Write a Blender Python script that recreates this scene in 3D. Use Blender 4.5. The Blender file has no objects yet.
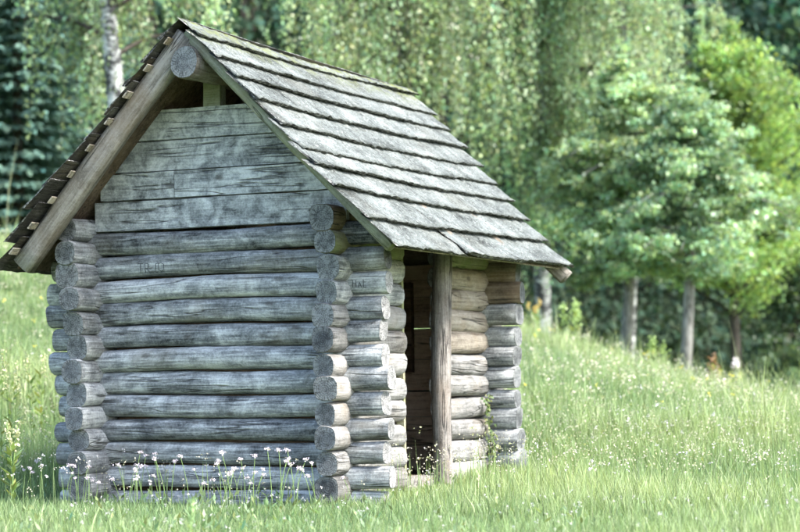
import bpy, math
import numpy as np
from math import radians, sin, cos, pi
from mathutils import Vector, Matrix
from mathutils.bvhtree import BVHTree

scene = bpy.context.scene
COL = scene.collection
rng = np.random.default_rng(11)

# ------------------------------------------------------------------ camera
PSI = radians(23.0)
FWD = np.array([-sin(PSI), cos(PSI), 0.0]); RGT = np.array([cos(PSI), sin(PSI), 0.0])
CAM = np.array([5.95939, -13.03678, 0.757])
cd = bpy.data.cameras.new('camera'); cam = bpy.data.objects.new('camera', cd); COL.objects.link(cam)
cd.sensor_width = 36; cd.lens = 2100 * 36 / 800; cd.shift_y = 0.14; cd.clip_end = 4000
cam.location = CAM
cam.rotation_euler = (Matrix.Rotation(PSI, 3, 'Z') @ Matrix.Rotation(pi / 2, 3, 'X') @ Matrix.Rotation(radians(-1.0), 3, 'Z')).to_euler()
cd.dof.use_dof = True; cd.dof.focus_distance = 14.0; cd.dof.aperture_fstop = 2.2
scene.camera = cam

# ------------------------------------------------------------------ sky and sun
SUN_EL, SUN_AZ = radians(46), radians(-4)
w = bpy.data.worlds.new('World'); scene.world = w; w.use_nodes = True
nt = w.node_tree; bg = nt.nodes['Background']
sky = nt.nodes.new('ShaderNodeTexSky'); sky.sky_type = 'NISHITA'; sky.sun_disc = False
sky.sun_elevation = SUN_EL; sky.sun_rotation = pi / 2 - SUN_AZ; sky.dust_density = 2.0
nt.links.new(sky.outputs[0], bg.inputs[0]); bg.inputs[1].default_value = 0.15
sl = bpy.data.lights.new('sun', 'SUN'); sl.energy = 2.4; sl.angle = radians(13); sl.color = (1, .96, .90)
so = bpy.data.objects.new('sun', sl); COL.objects.link(so)
sdir = Vector((cos(SUN_EL) * cos(SUN_AZ), cos(SUN_EL) * sin(SUN_AZ), sin(SUN_EL)))
so.rotation_euler = sdir.to_track_quat('Z', 'Y').to_euler(); so.location = (12, -4, 14)
vs = scene.view_settings
vs.view_transform = 'Standard'; vs.look = 'None'; vs.gamma = 1; vs.use_curve_mapping = False; vs.exposure = 2.3
scene.cycles.max_bounces = 5; scene.cycles.diffuse_bounces = 3; scene.cycles.use_adaptive_sampling = True; scene.cycles.adaptive_threshold = .02; scene.cycles.transmission_bounces = 5
scene.render.filter_size = 1.05; scene.cycles.transparent_max_bounces = 6; scene.cycles.use_denoising = True

# ------------------------------------------------------------------ helpers
def link(o, parent=None):
    COL.objects.link(o)
    if parent is not None: o.parent = parent
    return o

def mesh(name, V, F, mats, fm=None, smooth=True, col=None):
    """V (n,3); F list of polygons or an (m,k) array; col (n,3) point colours"""
    me = bpy.data.meshes.new(name)
    V = np.asarray(V, np.float32)
    if isinstance(F, np.ndarray):
        m, k = F.shape
        loops = F.astype(np.int32).ravel(); starts = np.arange(0, m * k, k, dtype=np.int32)
    else:
        m = len(F); ks = np.array([len(f) for f in F]); loops = np.fromiter((i for f in F for i in f), np.int32)
        starts = np.concatenate([[0], np.cumsum(ks)[:-1]]).astype(np.int32)
    me.vertices.add(len(V)); me.vertices.foreach_set('co', V.ravel())
    me.loops.add(len(loops)); me.loops.foreach_set('vertex_index', loops)
    me.polygons.add(m); me.polygons.foreach_set('loop_start', starts)
    for mt in (mats if isinstance(mats, (list, tuple)) else [mats]): me.materials.append(mt)
    if fm is not None: me.polygons.foreach_set('material_index', np.asarray(fm, np.int32))
    me.update(calc_edges=True); me.validate()
    me.polygons.foreach_set('use_smooth', np.full(len(me.polygons), bool(smooth)))
    if col is not None:
        a = me.attributes.new('tint', 'FLOAT_COLOR', 'POINT')
        c = np.ones((len(V), 4), np.float32); c[:, :3] = col
        a.data.foreach_set('color', c.ravel())
    return me

def obj(name, me, parent=None, loc=(0, 0, 0), rot=(0, 0, 0), **props):
    o = bpy.data.objects.new(name, me); link(o, parent)
    o.location = loc; o.rotation_euler = rot
    for k, v in props.items(): o[k] = v
    return o

def thing(name, loc, label, category, group=None):
    o = bpy.data.objects.new(name, None); link(o); o.location = loc; o.empty_display_size = .2
    o['label'] = label; o['category'] = category
    if group: o['group'] = group
    return o

class MB:
    def __init__(s): s.V = []; s.F = []; s.M = []; s.n = 0
    def add(s, V, F, m=0):
        s.V.append(np.asarray(V, float)); s.F += [tuple(i + s.n for i in f) for f in F]; s.M += [m] * len(F); s.n += len(V)
    def box(s, a, b, m=0, jit=0):
        a = np.array(a, float); b = np.array(b, float)
        V = np.array([[(a, b)[i][0], (a, b)[j][1], (a, b)[k][2]] for i in (0, 1) for j in (0, 1) for k in (0, 1)])
        if jit: V += rng.uniform(-jit, jit, V.shape)
        s.add(V, [(0, 1, 3, 2), (4, 6, 7, 5), (0, 4, 5, 1), (2, 3, 7, 6), (0, 2, 6, 4), (1, 5, 7, 3)], m)
    def tube(s, pts, rad, k=6, m=0, cap=True):
        pts = np.asarray(pts, float); n = len(pts); rad = np.broadcast_to(rad, (n,))
        t = np.gradient(pts, axis=0); t /= np.linalg.norm(t, axis=1)[:, None] + 1e-9
        ref = np.where(np.abs(t[:, 2:3]) > .9, np.array([[1., 0, 0]]), np.array([[0, 0, 1.]]))
        a = np.cross(t, ref); a /= np.linalg.norm(a, axis=1)[:, None] + 1e-9; b = np.cross(t, a)
        th = np.arange(k) * 2 * pi / k
        V = pts[:, None] + rad[:, None, None] * (np.cos(th)[None, :, None] * a[:, None] + np.sin(th)[None, :, None] * b[:, None])
        F = [(i * k + j, i * k + (j + 1) % k, (i + 1) * k + (j + 1) % k, (i + 1) * k + j) for i in range(n - 1) for j in range(k)]
        if cap: F += [tuple(range(k))[::-1], tuple((n - 1) * k + j for j in range(k))]
        s.add(V.reshape(-1, 3), F, m)
    def mesh(s, name, mats, smooth=True): return mesh(name, np.vstack(s.V), s.F, mats, s.M, smooth)

# ------------------------------------------------------------------ materials
class N:
    def __init__(s, name):
        s.m = bpy.data.materials.new(name); s.m.use_nodes = True; s.t = s.m.node_tree
        s.p = s.t.nodes['Principled BSDF']; s.out = s.t.nodes['Material Output']
    def n(s, t, **k):
        x = s.t.nodes.new('ShaderNode' + t)
        for a, b in k.items(): setattr(x, a, b)
        return x
    def l(s, a, b): s.t.links.new(a, b)
    def val(s, x, sock):
        if isinstance(x, (int, float)): sock.default_value = x
        elif isinstance(x, tuple): sock.default_value = x if len(x) != 3 or sock.type != 'RGBA' else (*x, 1)
        else: s.l(x, sock)
    def math(s, op, a, b=0.0, clamp=False):
        x = s.n('Math', operation=op, use_clamp=clamp); s.val(a, x.inputs[0]); s.val(b, x.inputs[1]); return x.outputs[0]
    def mapping(s, v, scale=(1, 1, 1), loc=(0, 0, 0)):
        x = s.n('Mapping'); s.l(v, x.inputs[0]); x.inputs['Scale'].default_value = scale
        s.val(loc, x.inputs['Location']); return x.outputs[0]
    def noise(s, v, scale, detail=4, rough=.6, dist=0.0):
        x = s.n('TexNoise'); s.l(v, x.inputs['Vector']); x.inputs['Scale'].default_value = scale
        x.inputs['Detail'].default_value = detail; x.inputs['Roughness'].default_value = rough; x.inputs['Distortion'].default_value = dist
        return x.outputs['Fac']
    def ramp(s, f, stops):
        x = s.n('ValToRGB'); s.l(f, x.inputs[0]); e = x.color_ramp.elements
        while len(e) < len(stops): e.new(.5)
        for el, (p, c) in zip(e, stops):
            el.position = p; el.color = (*c, 1) if isinstance(c, tuple) else (c, c, c, 1)
        return x.outputs[0]
    def mix(s, f, a, b, mode='MIX'):
        x = s.n('Mix', data_type='RGBA', blend_type=mode); s.val(f, x.inputs[0]); s.val(a, x.inputs[6]); s.val(b, x.inputs[7]); return x.outputs[2]
    def bump(s, h, strength=.4, dist=.01):
        x = s.n('Bump'); x.inputs['Strength'].default_value = strength; x.inputs['Distance'].default_value = dist
        s.l(h, x.inputs['Height']); s.l(x.outputs[0], s.p.inputs['Normal'])
    def objco(s):
        """object coordinates shifted by a random amount for each object"""
        tc = s.n('TexCoord'); oi = s.n('ObjectInfo'); x = s.n('VectorMath', operation='ADD')
        y = s.n('VectorMath', operation='SCALE'); y.inputs[0].default_value = (37., 19., 53.); s.l(oi.outputs['Random'], y.inputs['Scale'])
        s.l(tc.outputs['Object'], x.inputs[0]); s.l(y.outputs[0], x.inputs[1])
        s.raw = tc.outputs['Object']; s.rnd = oi.outputs['Random']; return x.outputs[0]
    def done(s, col, rough=.85, spec=.2):
        s.val(col, s.p.inputs['Base Color']); s.p.inputs['Roughness'].default_value = rough
        s.p.inputs['Specular IOR Level'].default_value = spec; return s.m

def wood(name, dark, mid, light, warm=(.30, .22, .13), warm_amt=.35, moss=0.0, along=0, patch=.5, fine_amt=.34, bscale=4.5, gw=.46):
    """weathered wood with its grain along local axis `along`"""
    a = N(name); v = a.objco()
    sc = [26, 26, 26]; sc[along] = 1.6
    sc2 = [75, 75, 75]; sc2[along] = 4.5
    g = a.noise(a.mapping(v, tuple(sc)), 1, 6, .65, .3)
    f = a.noise(a.mapping(v, tuple(sc2)), 1, 4, .7)
    bl = a.noise(v, bscale, 6, .7, .6)
    fine = a.noise(v, 60, 5, .8)
    t = a.math('ADD', a.math('MULTIPLY', g, gw), a.math('MULTIPLY', bl, patch))
    t = a.math('ADD', t, a.math('MULTIPLY', f, .38)); t = a.math('ADD', t, a.math('MULTIPLY', fine, fine_amt))
    t = a.math('ADD', t, a.math('MULTIPLY', a.math('SUBTRACT', a.rnd, .5), .12))
    t = a.math('DIVIDE', t, gw + patch + .38 + fine_amt); lo = .5
    c = a.ramp(t, [(lo - .105, dark), (lo - .01, mid), (lo + .095, light)])
    wm = a.ramp(a.noise(v, 2.2, 3, .6), [(.5, 0.0), (.72, 1.0)])
    c = a.mix(a.math('MULTIPLY', wm, warm_amt), c, warm)
    # drying cracks and knots
    cs = [9, 9, 9]; cs[along] = .55
    cr = a.noise(a.mapping(v, tuple(cs)), 1, 3, .55, .4)
    crk = a.ramp(a.math('ABSOLUTE', a.math('SUBTRACT', cr, .5)), [(.0, 1.0), (.015, 0.0)])
    msk = a.ramp(a.noise(v, 1.7, 2), [(.44, 0.0), (.52, 1.0)])
    crk = a.math('MULTIPLY', crk, msk)
    c = a.mix(a.math('MULTIPLY', crk, .85), c, (.025, .025, .024))
    vo = a.n('TexVoronoi'); vo.inputs['Scale'].default_value = 1.0
    ks = [7, 7, 7]; ks[along] = 3.2
    a.l(a.mapping(v, tuple(ks)), vo.inputs['Vector'])
    kn = a.ramp(vo.outputs['Distance'], [(.07, 1.0), (.16, 0.0)])
    c = a.mix(a.math('MULTIPLY', kn, .6), c, (.05, .045, .04))
    if moss:
        mm = a.ramp(a.noise(v, 3.1, 5, .7), [(.46, 0.0), (.62, 1.0)])
        c = a.mix(a.math('MULTIPLY', mm, moss), c, (.20, .24, .10))
    hgt = a.math('SUBTRACT', a.math('ADD', a.math('MULTIPLY', g, .6), a.math('MULTIPLY', f, .5)), a.math('MULTIPLY', crk, .9))
    hgt = a.math('ADD', hgt, a.math('MULTIPLY', bl, .5))
    hgt = a.math('ADD', hgt, a.math('MULTIPLY', fine, .45))
    a.bump(hgt, .75, .014)
    return a.done(c)

def endgrain(name, dark, light):
    a = N(name); v = a.objco()
    sp = a.n('SeparateXYZ'); a.l(a.raw, sp.inputs[0])
    y = a.math('ADD', sp.outputs[1], a.math('MULTIPLY', a.math('SUBTRACT', a.noise(v, 3, 1), .5), .05)); z = sp.outputs[2]
    rad = a.math('SQRT', a.math('ADD', a.math('MULTIPLY', y, y), a.math('MULTIPLY', z, z)))
    rad = a.math('ADD', rad, a.math('MULTIPLY', a.noise(v, 14, 3), .02))
    rings = a.math('SINE', a.math('MULTIPLY', rad, 420.))
    ang = a.math('ARCTAN2', y, z)
    cx = a.n('CombineXYZ'); a.l(a.math('MULTIPLY', ang, 2.2), cx.inputs[0]); a.l(a.math('MULTIPLY', a.rnd, 40.), cx.inputs[1]); a.l(a.math('MULTIPLY', rad, 6.), cx.inputs[2])
    chk = a.ramp(a.math('ABSOLUTE', a.math('SUBTRACT', a.noise(cx.outputs[0], 1.6, 3, .6), .5)), [(.0, 1.0), (.045, 0.0)])
    bl = a.noise(v, 16, 5, .7)
    t = a.math('ADD', a.math('MULTIPLY', rings, .07), a.math('ADD', bl, a.math('MULTIPLY', a.math('SUBTRACT', a.rnd, .5), .25)))
    c = a.ramp(t, [(.28, dark), (.72, light)])
    edge = a.ramp(rad, [(.062, 0.0), (.085, 1.0)])
    c = a.mix(a.math('MULTIPLY', edge, .35), c, (.24, .245, .235))
    c = a.mix(a.math('MULTIPLY', chk, .8), c, (.02, .02, .02))
    a.bump(a.math('SUBTRACT', a.math('ADD', a.math('MULTIPLY', rings, .2), bl), chk), .5, .008)
    return a.done(c)

GREY = dict(dark=(.026, .029, .032), mid=(.19, .20, .204), light=(.52, .535, .53))
M = {}
M['log'] = wood('weathered grey log', **GREY, warm=(.24, .21, .15), warm_amt=.3)
M['log_pale'] = wood('sun bleached log', (.06, .059, .056), (.17, .168, .16), (.32, .316, .304), warm=(.22, .17, .11), warm_amt=.35)
M['log_tan'] = wood('tan log', (.085, .072, .056), (.23, .20, .16), (.39, .355, .30), warm=(.25, .18, .11), warm_amt=.5)
M['log_brown'] = wood('sheltered brown log', (.06, .046, .034), (.165, .133, .10), (.30, .255, .205), warm=(.20, .14, .085), warm_amt=.5)
M['plank'] = wood('warm brown inner plank', (.20, .145, .11), (.44, .33, .255), (.60, .47, .375), warm_amt=.2)
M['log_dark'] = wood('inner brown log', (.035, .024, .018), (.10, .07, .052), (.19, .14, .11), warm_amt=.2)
M['log_green'] = wood('algae stained log', (.09, .085, .05), (.21, .20, .125), (.34, .33, .22), warm=(.22, .18, .09), warm_amt=.4, moss=.6)
M['end'] = endgrain('log end grain', (.042, .046, .048), (.20, .21, .212))
M['end_dark'] = endgrain('dark log end grain', (.035, .039, .043), (.15, .16, .166))
M['end_pale'] = endgrain('pale log end grain', (.12, .12, .117), (.36, .36, .35))
M['board'] = wood('weathered gable board', (.058, .063, .068), (.25, .264, .272), (.54, .555, .56), warm_amt=.05, patch=1.0, fine_amt=.55, bscale=7, gw=.25)
M['rafter'] = wood('brown grey rafter pole', (.05, .043, .034), (.14, .125, .105), (.28, .26, .23), warm=(.16, .115, .07), warm_amt=.5)
M['rafter_green'] = wood('algae stained rafter', (.06, .062, .045), (.155, .16, .122), (.28, .285, .235), warm_amt=.3, moss=.3)
M['batten'] = wood('pale roof lath', (.12, .105, .08), (.27, .24, .19), (.42, .39, .33))
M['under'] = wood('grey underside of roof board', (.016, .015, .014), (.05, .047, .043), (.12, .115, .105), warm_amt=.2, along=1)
M['post'] = wood('door post wood', (.06, .052, .045), (.17, .155, .14), (.31, .295, .275), warm=(.17, .12, .08), warm_amt=.5)

def roof_mat():
    a = N('lichen covered roof board'); v = a.objco()
    g = a.noise(a.mapping(v, (7, 2.2, 7)), 1, 5, .65)
    st = a.noise(a.mapping(v, (3, 30, 3)), 1, 4, .6)
    fine = a.noise(v, 62, 5, .85); bl = a.noise(v, 3.0, 5, .65)
    t = a.math('ADD', a.math('ADD', a.math('MULTIPLY', g, .3), a.math('MULTIPLY', fine, .45)), a.math('ADD', a.math('MULTIPLY', bl, .4), a.math('MULTIPLY', st, .2)))
    c = a.ramp(t, [(.55, (.024, .027, .025)), (.65, (.106, .119, .113)), (.80, (.235, .258, .246))])
    li = a.ramp(a.noise(v, 38, 5, .75), [(.56, 0.0), (.62, 1.0)])
    c = a.mix(a.math('MULTIPLY', li, .6), c, (.37, .385, .36))
    dk = a.ramp(a.noise(v, 52, 4, .7), [(.55, 0.0), (.62, 1.0)])
    c = a.mix(a.math('MULTIPLY', dk, .8), c, (.045, .045, .043))
    br = a.ramp(a.noise(v, 1.4, 3), [(.52, 0.0), (.7, 1.0)])
    c = a.mix(a.math('MULTIPLY', br, .2), c, (.19, .185, .15))
    at = a.n('Attribute'); at.attribute_name = 'tint'
    sp = a.n('SeparateColor'); a.l(at.outputs['Color'], sp.inputs[0])
    mo = a.math('MULTIPLY', sp.outputs[0], a.ramp(a.noise(v, 9, 4, .7), [(.42, 0.0), (.6, 1.0)]))
    c = a.mix(mo, c, (.14, .16, .06))
    a.bump(a.math('ADD', a.math('MULTIPLY', t, .8), a.math('ADD', a.math('MULTIPLY', fine, .6), a.math('MULTIPLY', li, .3))), .7, .02)
    return a.done(c, .95, .1)
M['roof'] = roof_mat()

def edge_mat():
    a = N('rough broken board edge'); v = a.objco()
    t = a.noise(v, 34, 5, .8)
    c = a.ramp(t, [(.40, (.035, .034, .032)), (.52, (.13, .13, .124)), (.60, (.40, .405, .38))])
    a.bump(t, 1.0, .03)
    return a.done(c, .95, .1)
M['edge'] = edge_mat()

def leaf_mat(name, base, trans=.45, rough=.5, spec=.5):
    a = N(name); at = a.n('Attribute'); at.attribute_name = 'tint'
    c = a.mix(1.0, base, at.outputs['Color'], 'MULTIPLY')
    a.done(c, rough, spec)
    tr = a.n('BsdfTranslucent'); a.l(a.mix(1.0, c, (1.25, 1.2, .7), 'MULTIPLY'), tr.inputs[0])
    mx = a.n('MixShader'); mx.inputs[0].default_value = trans
    a.l(a.p.outputs[0], mx.inputs[1]); a.l(tr.outputs[0], mx.inputs[2]); a.l(mx.outputs[0], a.out.inputs[0])
    return a.m
M['birch_leaf'] = leaf_mat('birch leaf', (.235, .325, .185), .45, .4)
M['linden_leaf'] = leaf_mat('linden leaf', (.24, .335, .215), .45, .4)
M['maple_leaf'] = leaf_mat('maple leaf', (.22, .325, .14), .5, .4)
M['spruce_needle'] = leaf_mat('spruce needles', (.09, .165, .13), .12, .5)
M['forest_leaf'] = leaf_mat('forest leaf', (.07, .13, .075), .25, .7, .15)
M['grass'] = leaf_mat('meadow grass', (.20, .285, .13), .4, .5)
M['weed'] = leaf_mat('weed leaf', (.19, .26, .09), .4)
M['petal'] = leaf_mat('flower petal', (.82, .80, .82), .25)

def bark(name, dark, mid, light, scale=(14, 14, 3)):
    a = N(name); v = a.objco()
    t = a.noise(a.mapping(v, scale), 1, 5, .7)
    c = a.ramp(t, [(.36, dark), (.5, mid), (.66, light)]); a.bump(t, .8, .03)
    return a.done(c, .95, .1)
M['bark'] = bark('grey bark', (.06, .058, .052), (.16, .155, .14), (.28, .275, .26))
M['bark_dark'] = bark('dark bark', (.02, .017, .014), (.05, .043, .036), (.09, .08, .07))
def birch_bark():
    a = N('white birch bark'); v = a.objco()
    t = a.noise(a.mapping(v, (4, 4, 3)), 1, 4, .7, .5)
    b = a.noise(a.mapping(v, (5, 5, 30)), 1, 3, .6)
    k = a.ramp(a.math('ADD', a.math('MULTIPLY', t, .7), a.math('MULTIPLY', b, .35)), [(.44, (.50, .51, .49)), (.52, (.24, .245, .24)), (.56, (.04, .04, .04))])
    return a.done(k, .8, .2)
M['birch_bark'] = birch_bark()
def soil():
    a = N('meadow ground'); tc = a.n('TexCoord'); v = tc.outputs['Object']
    t = a.math('ADD', a.math('MULTIPLY', a.noise(v, .35, 4), .5), a.math('MULTIPLY', a.noise(v, 14, 5, .7), .5))
    c = a.ramp(t, [(.36, (.05, .075, .028)), (.5, (.105, .15, .055)), (.62, (.19, .225, .095))])
    a.bump(a.noise(v, 22, 4), .8, .05)
    return a.done(c, 1, .05)
M['soil'] = soil()
M['litter'] = bark('forest floor litter with painted shade', (.008, .011, .006), (.018, .024, .013), (.034, .04, .02), (3, 3, 3))  # shade under the trees is put into this near-black ground colour
def plain(name, c, rough=.8):
    a = N(name); v = a.objco()
    return a.done(a.mix(a.math('MULTIPLY', a.noise(v, 30, 3), .5), c, tuple(x * .55 for x in c)), rough)
M['carve'] = plain('darkened carving', (.07, .075, .08))
M['stem'] = plain('green stem', (.16, .24, .08))
M['floor'] = plain('trodden earth', (.09, .07, .05))
M['nail'] = plain('rusty iron', (.12, .05, .025))

# ------------------------------------------------------------------ terrain
_S = np.linspace(-80, 80, 641)
_c = np.interp(_S, [-80, -40, -15, -6.15, 2, 6.5, 14, 40, 80], [7, 5.6, 4.4, 2.90, 1.36, -.34, -1.6, -2.6, -3])
_k = np.ones(9) / 9; _c = np.convolve(np.pad(_c, 4, 'edge'), _k, 'valid')
def sstep(t): t = np.clip(t, 0, 1); return t * t * (3 - 2 * t)
def ground_z(x, y):
    x = np.asarray(x, float); y = np.asarray(y, float)
    s = (x - CAM[0]) * RGT[0] + (y - CAM[1]) * RGT[1]; d = (x - CAM[0]) * FWD[0] + (y - CAM[1]) * FWD[1]
    cr = np.interp(s, _S, _c)
    h = cr * sstep((d - 14.3) / 20.5) * (1 - .35 * sstep((d - 36) / 30))
    h = h - .06 * np.clip(11 - d, 0, 14) + .42 * np.clip(d - 68, 0, 130)
    b = np.clip((d - 15) / 10, .25, 1) * .05
    h = h + b * (np.sin(x * 1.3 + 1.1 * np.sin(y * .7)) * np.sin(y * 1.1 + .5) + .5 * np.sin(x * 3.1 - y * 2.3))
    return h - .03 - .07 * sstep((19 - d) / 4)
def sd(s, d): return CAM[0] + s * RGT[0] + d * FWD[0], CAM[1] + s * RGT[1] + d * FWD[1]
ss = np.concatenate([np.linspace(-900, -60, 15), np.linspace(-50, -14, 19), np.linspace(-13, 13, 70), np.linspace(14, 50, 19), np.linspace(60, 900, 15)])
dd = np.concatenate([np.linspace(-600, -20, 12), np.linspace(-12, 8, 15), np.linspace(8.5, 40, 80), np.linspace(42, 110, 35), np.linspace(130, 1500, 14)])
SG, DG = np.meshgrid(ss, dd); X, Y = sd(SG, DG); Z = ground_z(X, Y)
nx = len(ss); ny = len(dd)
idx = np.arange(nx * ny).reshape(ny, nx)
Fq = np.stack([idx[:-1, :-1], idx[:-1, 1:], idx[1:, 1:], idx[1:, :-1]], -1).reshape(-1, 4)
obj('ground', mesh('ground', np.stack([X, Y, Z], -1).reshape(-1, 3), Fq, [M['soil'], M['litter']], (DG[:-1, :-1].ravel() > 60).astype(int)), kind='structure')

# ------------------------------------------------------------------ log hut
WX, DY, P = -1.93, 2.68, 0.166
HUT = np.array([-.95, 1.34, 0.0])
hut = thing('log_hut', HUT, 'small weathered log hut with steep board roof standing in the meadow', 'hut')

def log_mesh(L, r, mside, mend, k=16, flat=0.0, bend=.009, ends=(True, True), taper=0.0):
    nv = max(5, int(L / .13)); th = np.arange(k) * 2 * pi / k
    xs = np.linspace(0, L, nv); ph = rng.uniform(0, 6.28, 6)
    e = 2.05 if flat else rng.uniform(2.3, 3.3)
    prof = (np.abs(np.cos(th)) ** e + np.abs(np.sin(th)) ** e) ** (-1 / e)
    prof = prof * (1 + .025 * np.sin(2 * th + ph[0]) + .02 * np.sin(3 * th + ph[1]))
    rr = r * (1 + taper * (xs / max(L, .01) - .5)) * (1 + .022 * np.sin(xs * 4.1 + ph[2]) + .018 * np.sin(xs * 9.3 + ph[3]))
    oy = bend * np.sin(xs * 2.0 + ph[4]); oz = bend * np.sin(xs * 2.6 + ph[5])
    V = []; F = []; fm = []
    lump = 1 + rng.normal(0, .015, (nv, k)); taper = taper or rng.uniform(-.09, .09)
    rows = [(xs[i], rr[i] * lump[i], oy[i], oz[i]) for i in range(nv)]
    bev = .006
    tilt = rng.uniform(-.10, .10, 4)
    full = [(0.0, rr[0] * .955 * lump[0], oy[0], oz[0])] + [(bev, rr[0] * lump[0], oy[0], oz[0])] + rows[1:-1] + [(L - bev, rr[-1] * lump[-1], oy[-1], oz[-1]), (L, rr[-1] * .955 * lump[-1], oy[-1], oz[-1])]
    m = len(full)
    for i, (x, rad, a, b) in enumerate(full):
        y = rad * prof * np.cos(th); z = rad * prof * np.sin(th)
        xx = np.full(k, x)
        if i < 2: xx = xx + y * tilt[0] + z * tilt[1]
        if i >= m - 2: xx = xx + y * tilt[2] + z * tilt[3]
        V.append(np.stack([xx, y + a, z + b], -1))
    for i in range(m - 1):
        for j in range(k):
            F.append((i * k + j, i * k + (j + 1) % k, (i + 1) * k + (j + 1) % k, (i + 1) * k + j)); fm.append(0)
    V = np.vstack(V)
    F.append(tuple(range(k))); fm.append(1); F.append(tuple(((m - 1) * k + j) for j in reversed(range(k)))); fm.append(1)
    me = mesh('log', V, [f[::-1] for f in F], [mside, mend], fm)
    return me

def log(p0, p1, r, mside='log', mend='end', name='log', parent=None, **k):
    p0 = np.array(p0, float); p1 = np.array(p1, float); d = p1 - p0; L = np.linalg.norm(d)
    me = log_mesh(L, r, M[mside], M[mend], **k)
    for p in me.polygons:
        if p.material_index == 1: p.use_smooth = False
    q = Vector(d).to_track_quat('X', 'Z')
    o = obj(name, me, parent or hut, p0 - HUT); o.rotation_euler = q.to_euler()
    return o

def lean(z): return WX - .035 + .075 * (1 - z / 1.9) * .9
NL = 11
front_logs = []
for i in range(-1, NL):                            # gable logs, front and back
    z = P * (i + .5) + .002; rr = .0795 + rng.uniform(-.003, .005)
    dz = rng.uniform(-.004, .004)
    front_logs.append(log((-2.29 + .05 * (1 - i / 10) + rng.uniform(-.03, .03), rng.uniform(-.01, .01), z - dz), (.335 + rng.uniform(-.035, .03), rng.uniform(-.01, .01), z + dz), rr, 'log', 'end_pale' if i < 9 else 'end'))
for i in range(-1, NL):
    z = P * (i + .5) + .002; rr = .0875 + rng.uniform(-.002, .003)
    if i in (3, 6): rr = .078; z -= .008            # thin logs leave the gaps where daylight shows
    log((-2.28, DY + rng.uniform(-.01, .01), z), (.33 + rng.uniform(-.03, .025), DY + rng.uniform(-.01, .01), z + rng.uniform(-.003, .003)), rr, 'log_brown' if i > 7 else 'log', 'end', bend=.003, taper=.001)
for z0, z1 in ((.0, .21), (.215, .44), (.445, .642), (.657, .90), (.905, 1.144), (1.158, 1.40), (1.405, 1.66)):   # plank lining seen through the doorway
    m = MB(); m.box((-1.75, 0, 0), (-.12, .025, z1 - z0), jit=.002); obj('plank_or_seam_blocker', m.mesh('plank_or_seam_blocker', M['plank'], False), hut, np.array([0, 2.55, z0]) - HUT)
for i in range(NL + 1):                            # side wall logs, half a log higher, ends poking out in front
    z = P * i + .022; rr = .0850 + rng.uniform(-.004, .006)
    e = rng.uniform(.28, .40); xl = lean(z)
    me_ = 'end' if i > 5 else 'end_dark'
    log((xl + rng.uniform(-.018, .018), -e, z + rng.uniform(-.004, .004)), (xl, DY + .28, z), rr * 1.0, 'log', me_)
    e = rng.uniform(.24, .31) if i < 9 else .25
    xr = rng.uniform(-.014, .014)
    if i == NL:
        log((xr, -e, z), (0, DY + .25, z), rr * 1.04, 'log_brown', 'end')
    else:
        side = 'log_pale' if i < 8 else ('log_green' if i > 9 else 'log')
        log((xr, -e, z), (0, .93 + rng.uniform(-.02, .01), z), rr, side, 'end' if i > 6 else 'end_dark')
        log((.01, 1.77 + rng.uniform(-.02, .02), z), (0, DY + .25, z), rr, 'log_green' if i == 10 else 'log_tan' if i > 5 else 'log_pale', 'end_dark')

for z0, z1 in ((.01, .30), (.305, .60), (.605, .90), (.905, 1.20), (1.205, 1.50), (1.505, 1.79)):   # added dark backing, blocks daylight through seams of the front and far walls
    m = MB(); m.box((-1.80, 0, 0), (-.10, .02, z1 - z0), jit=.002); obj('plank_or_seam_blocker', m.mesh('plank_or_seam_blocker', M['log_dark'], False), hut, np.array([0, .055, z0]) - HUT)
    m = MB(); m.box((0, .10, 0), (.02, 2.53, z1 - z0), jit=.002); obj('plank_or_seam_blocker', m.mesh('plank_or_seam_blocker', M['log_dark'], False), hut, np.array([-1.83, 0, z0]) - HUT)
# weathered boards closing the gable
zb = [1.835, 2.050, 2.245, 2.462, 2.682]
for k in range(4):
    m = MB()
    z0, z1 = zb[k] + .001, zb[k + 1] - .001
    half = [(-1.90, .075), (-1.85, -.02), (-1.77, -.20), (-1.69, -.38)][k]
    yf = -.052 - .006 * (k % 2) + .004 * k
    for xa, xb in ([half] if k != 1 else [(half[0], -1.253), (-1.249, half[1])]):
        n = 10; xs = np.linspace(xa, xb, n)
        wob0 = rng.normal(0, .0012, n); wob1 = rng.normal(0, .0012, n)
        V = []
        for i, x in enumerate(xs):
            V += [(x, yf + .045, z0 + wob0[i]), (x, yf, z0 + wob0[i] + .004), (x, yf, z1 + wob1[i] - .004), (x, yf + .045, z1 + wob1[i])]
        F = []
        for i in range(n - 1):
            for j in range(4): F.append((i * 4 + j, (i + 1) * 4 + j, (i + 1) * 4 + (j + 1) % 4, i * 4 + (j + 1) % 4))
        F += [(0, 1, 2, 3), tuple((n - 1) * 4 + j for j in (3, 2, 1, 0))]
        V = np.array(V); org = np.array([xs[0], yf, z0])
        obj('gable_board', mesh('gable_board', V - org, F, M['board'], smooth=False), hut, org - HUT)
    # short board that closes the far gable
    m.box((-1.75 + .15 * k, 0, 0), (-.13 - .15 * k + .0, .04, z1 - z0))
    obj('gable_board', m.mesh('gable_board', M['log_brown'], False), hut, np.array([0, DY - .02, z0]) - HUT)

# ridge beam and the short post that carries it
RX = -.93
log((RX + .035, -.53, 2.915), (RX + .02, 3.35, 2.935), .108, 'rafter', 'end', name='ridge_beam', bend=.004, flat=1)
m = MB(); m.box((-.065, -.045, 0), (.065, .045, .20), jit=.004)
obj('king_post', m.mesh('king_post', M['rafter_green'], False), hut, np.array([-.945, .0, 2.665]) - HUT)
m = MB(); m.box((-.06, -.04, 0), (.06, .04, .22), jit=.004)
obj('king_post', m.mesh('king_post', M['rafter'], False), hut, np.array([-.90, DY, 2.645]) - HUT)

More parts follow.
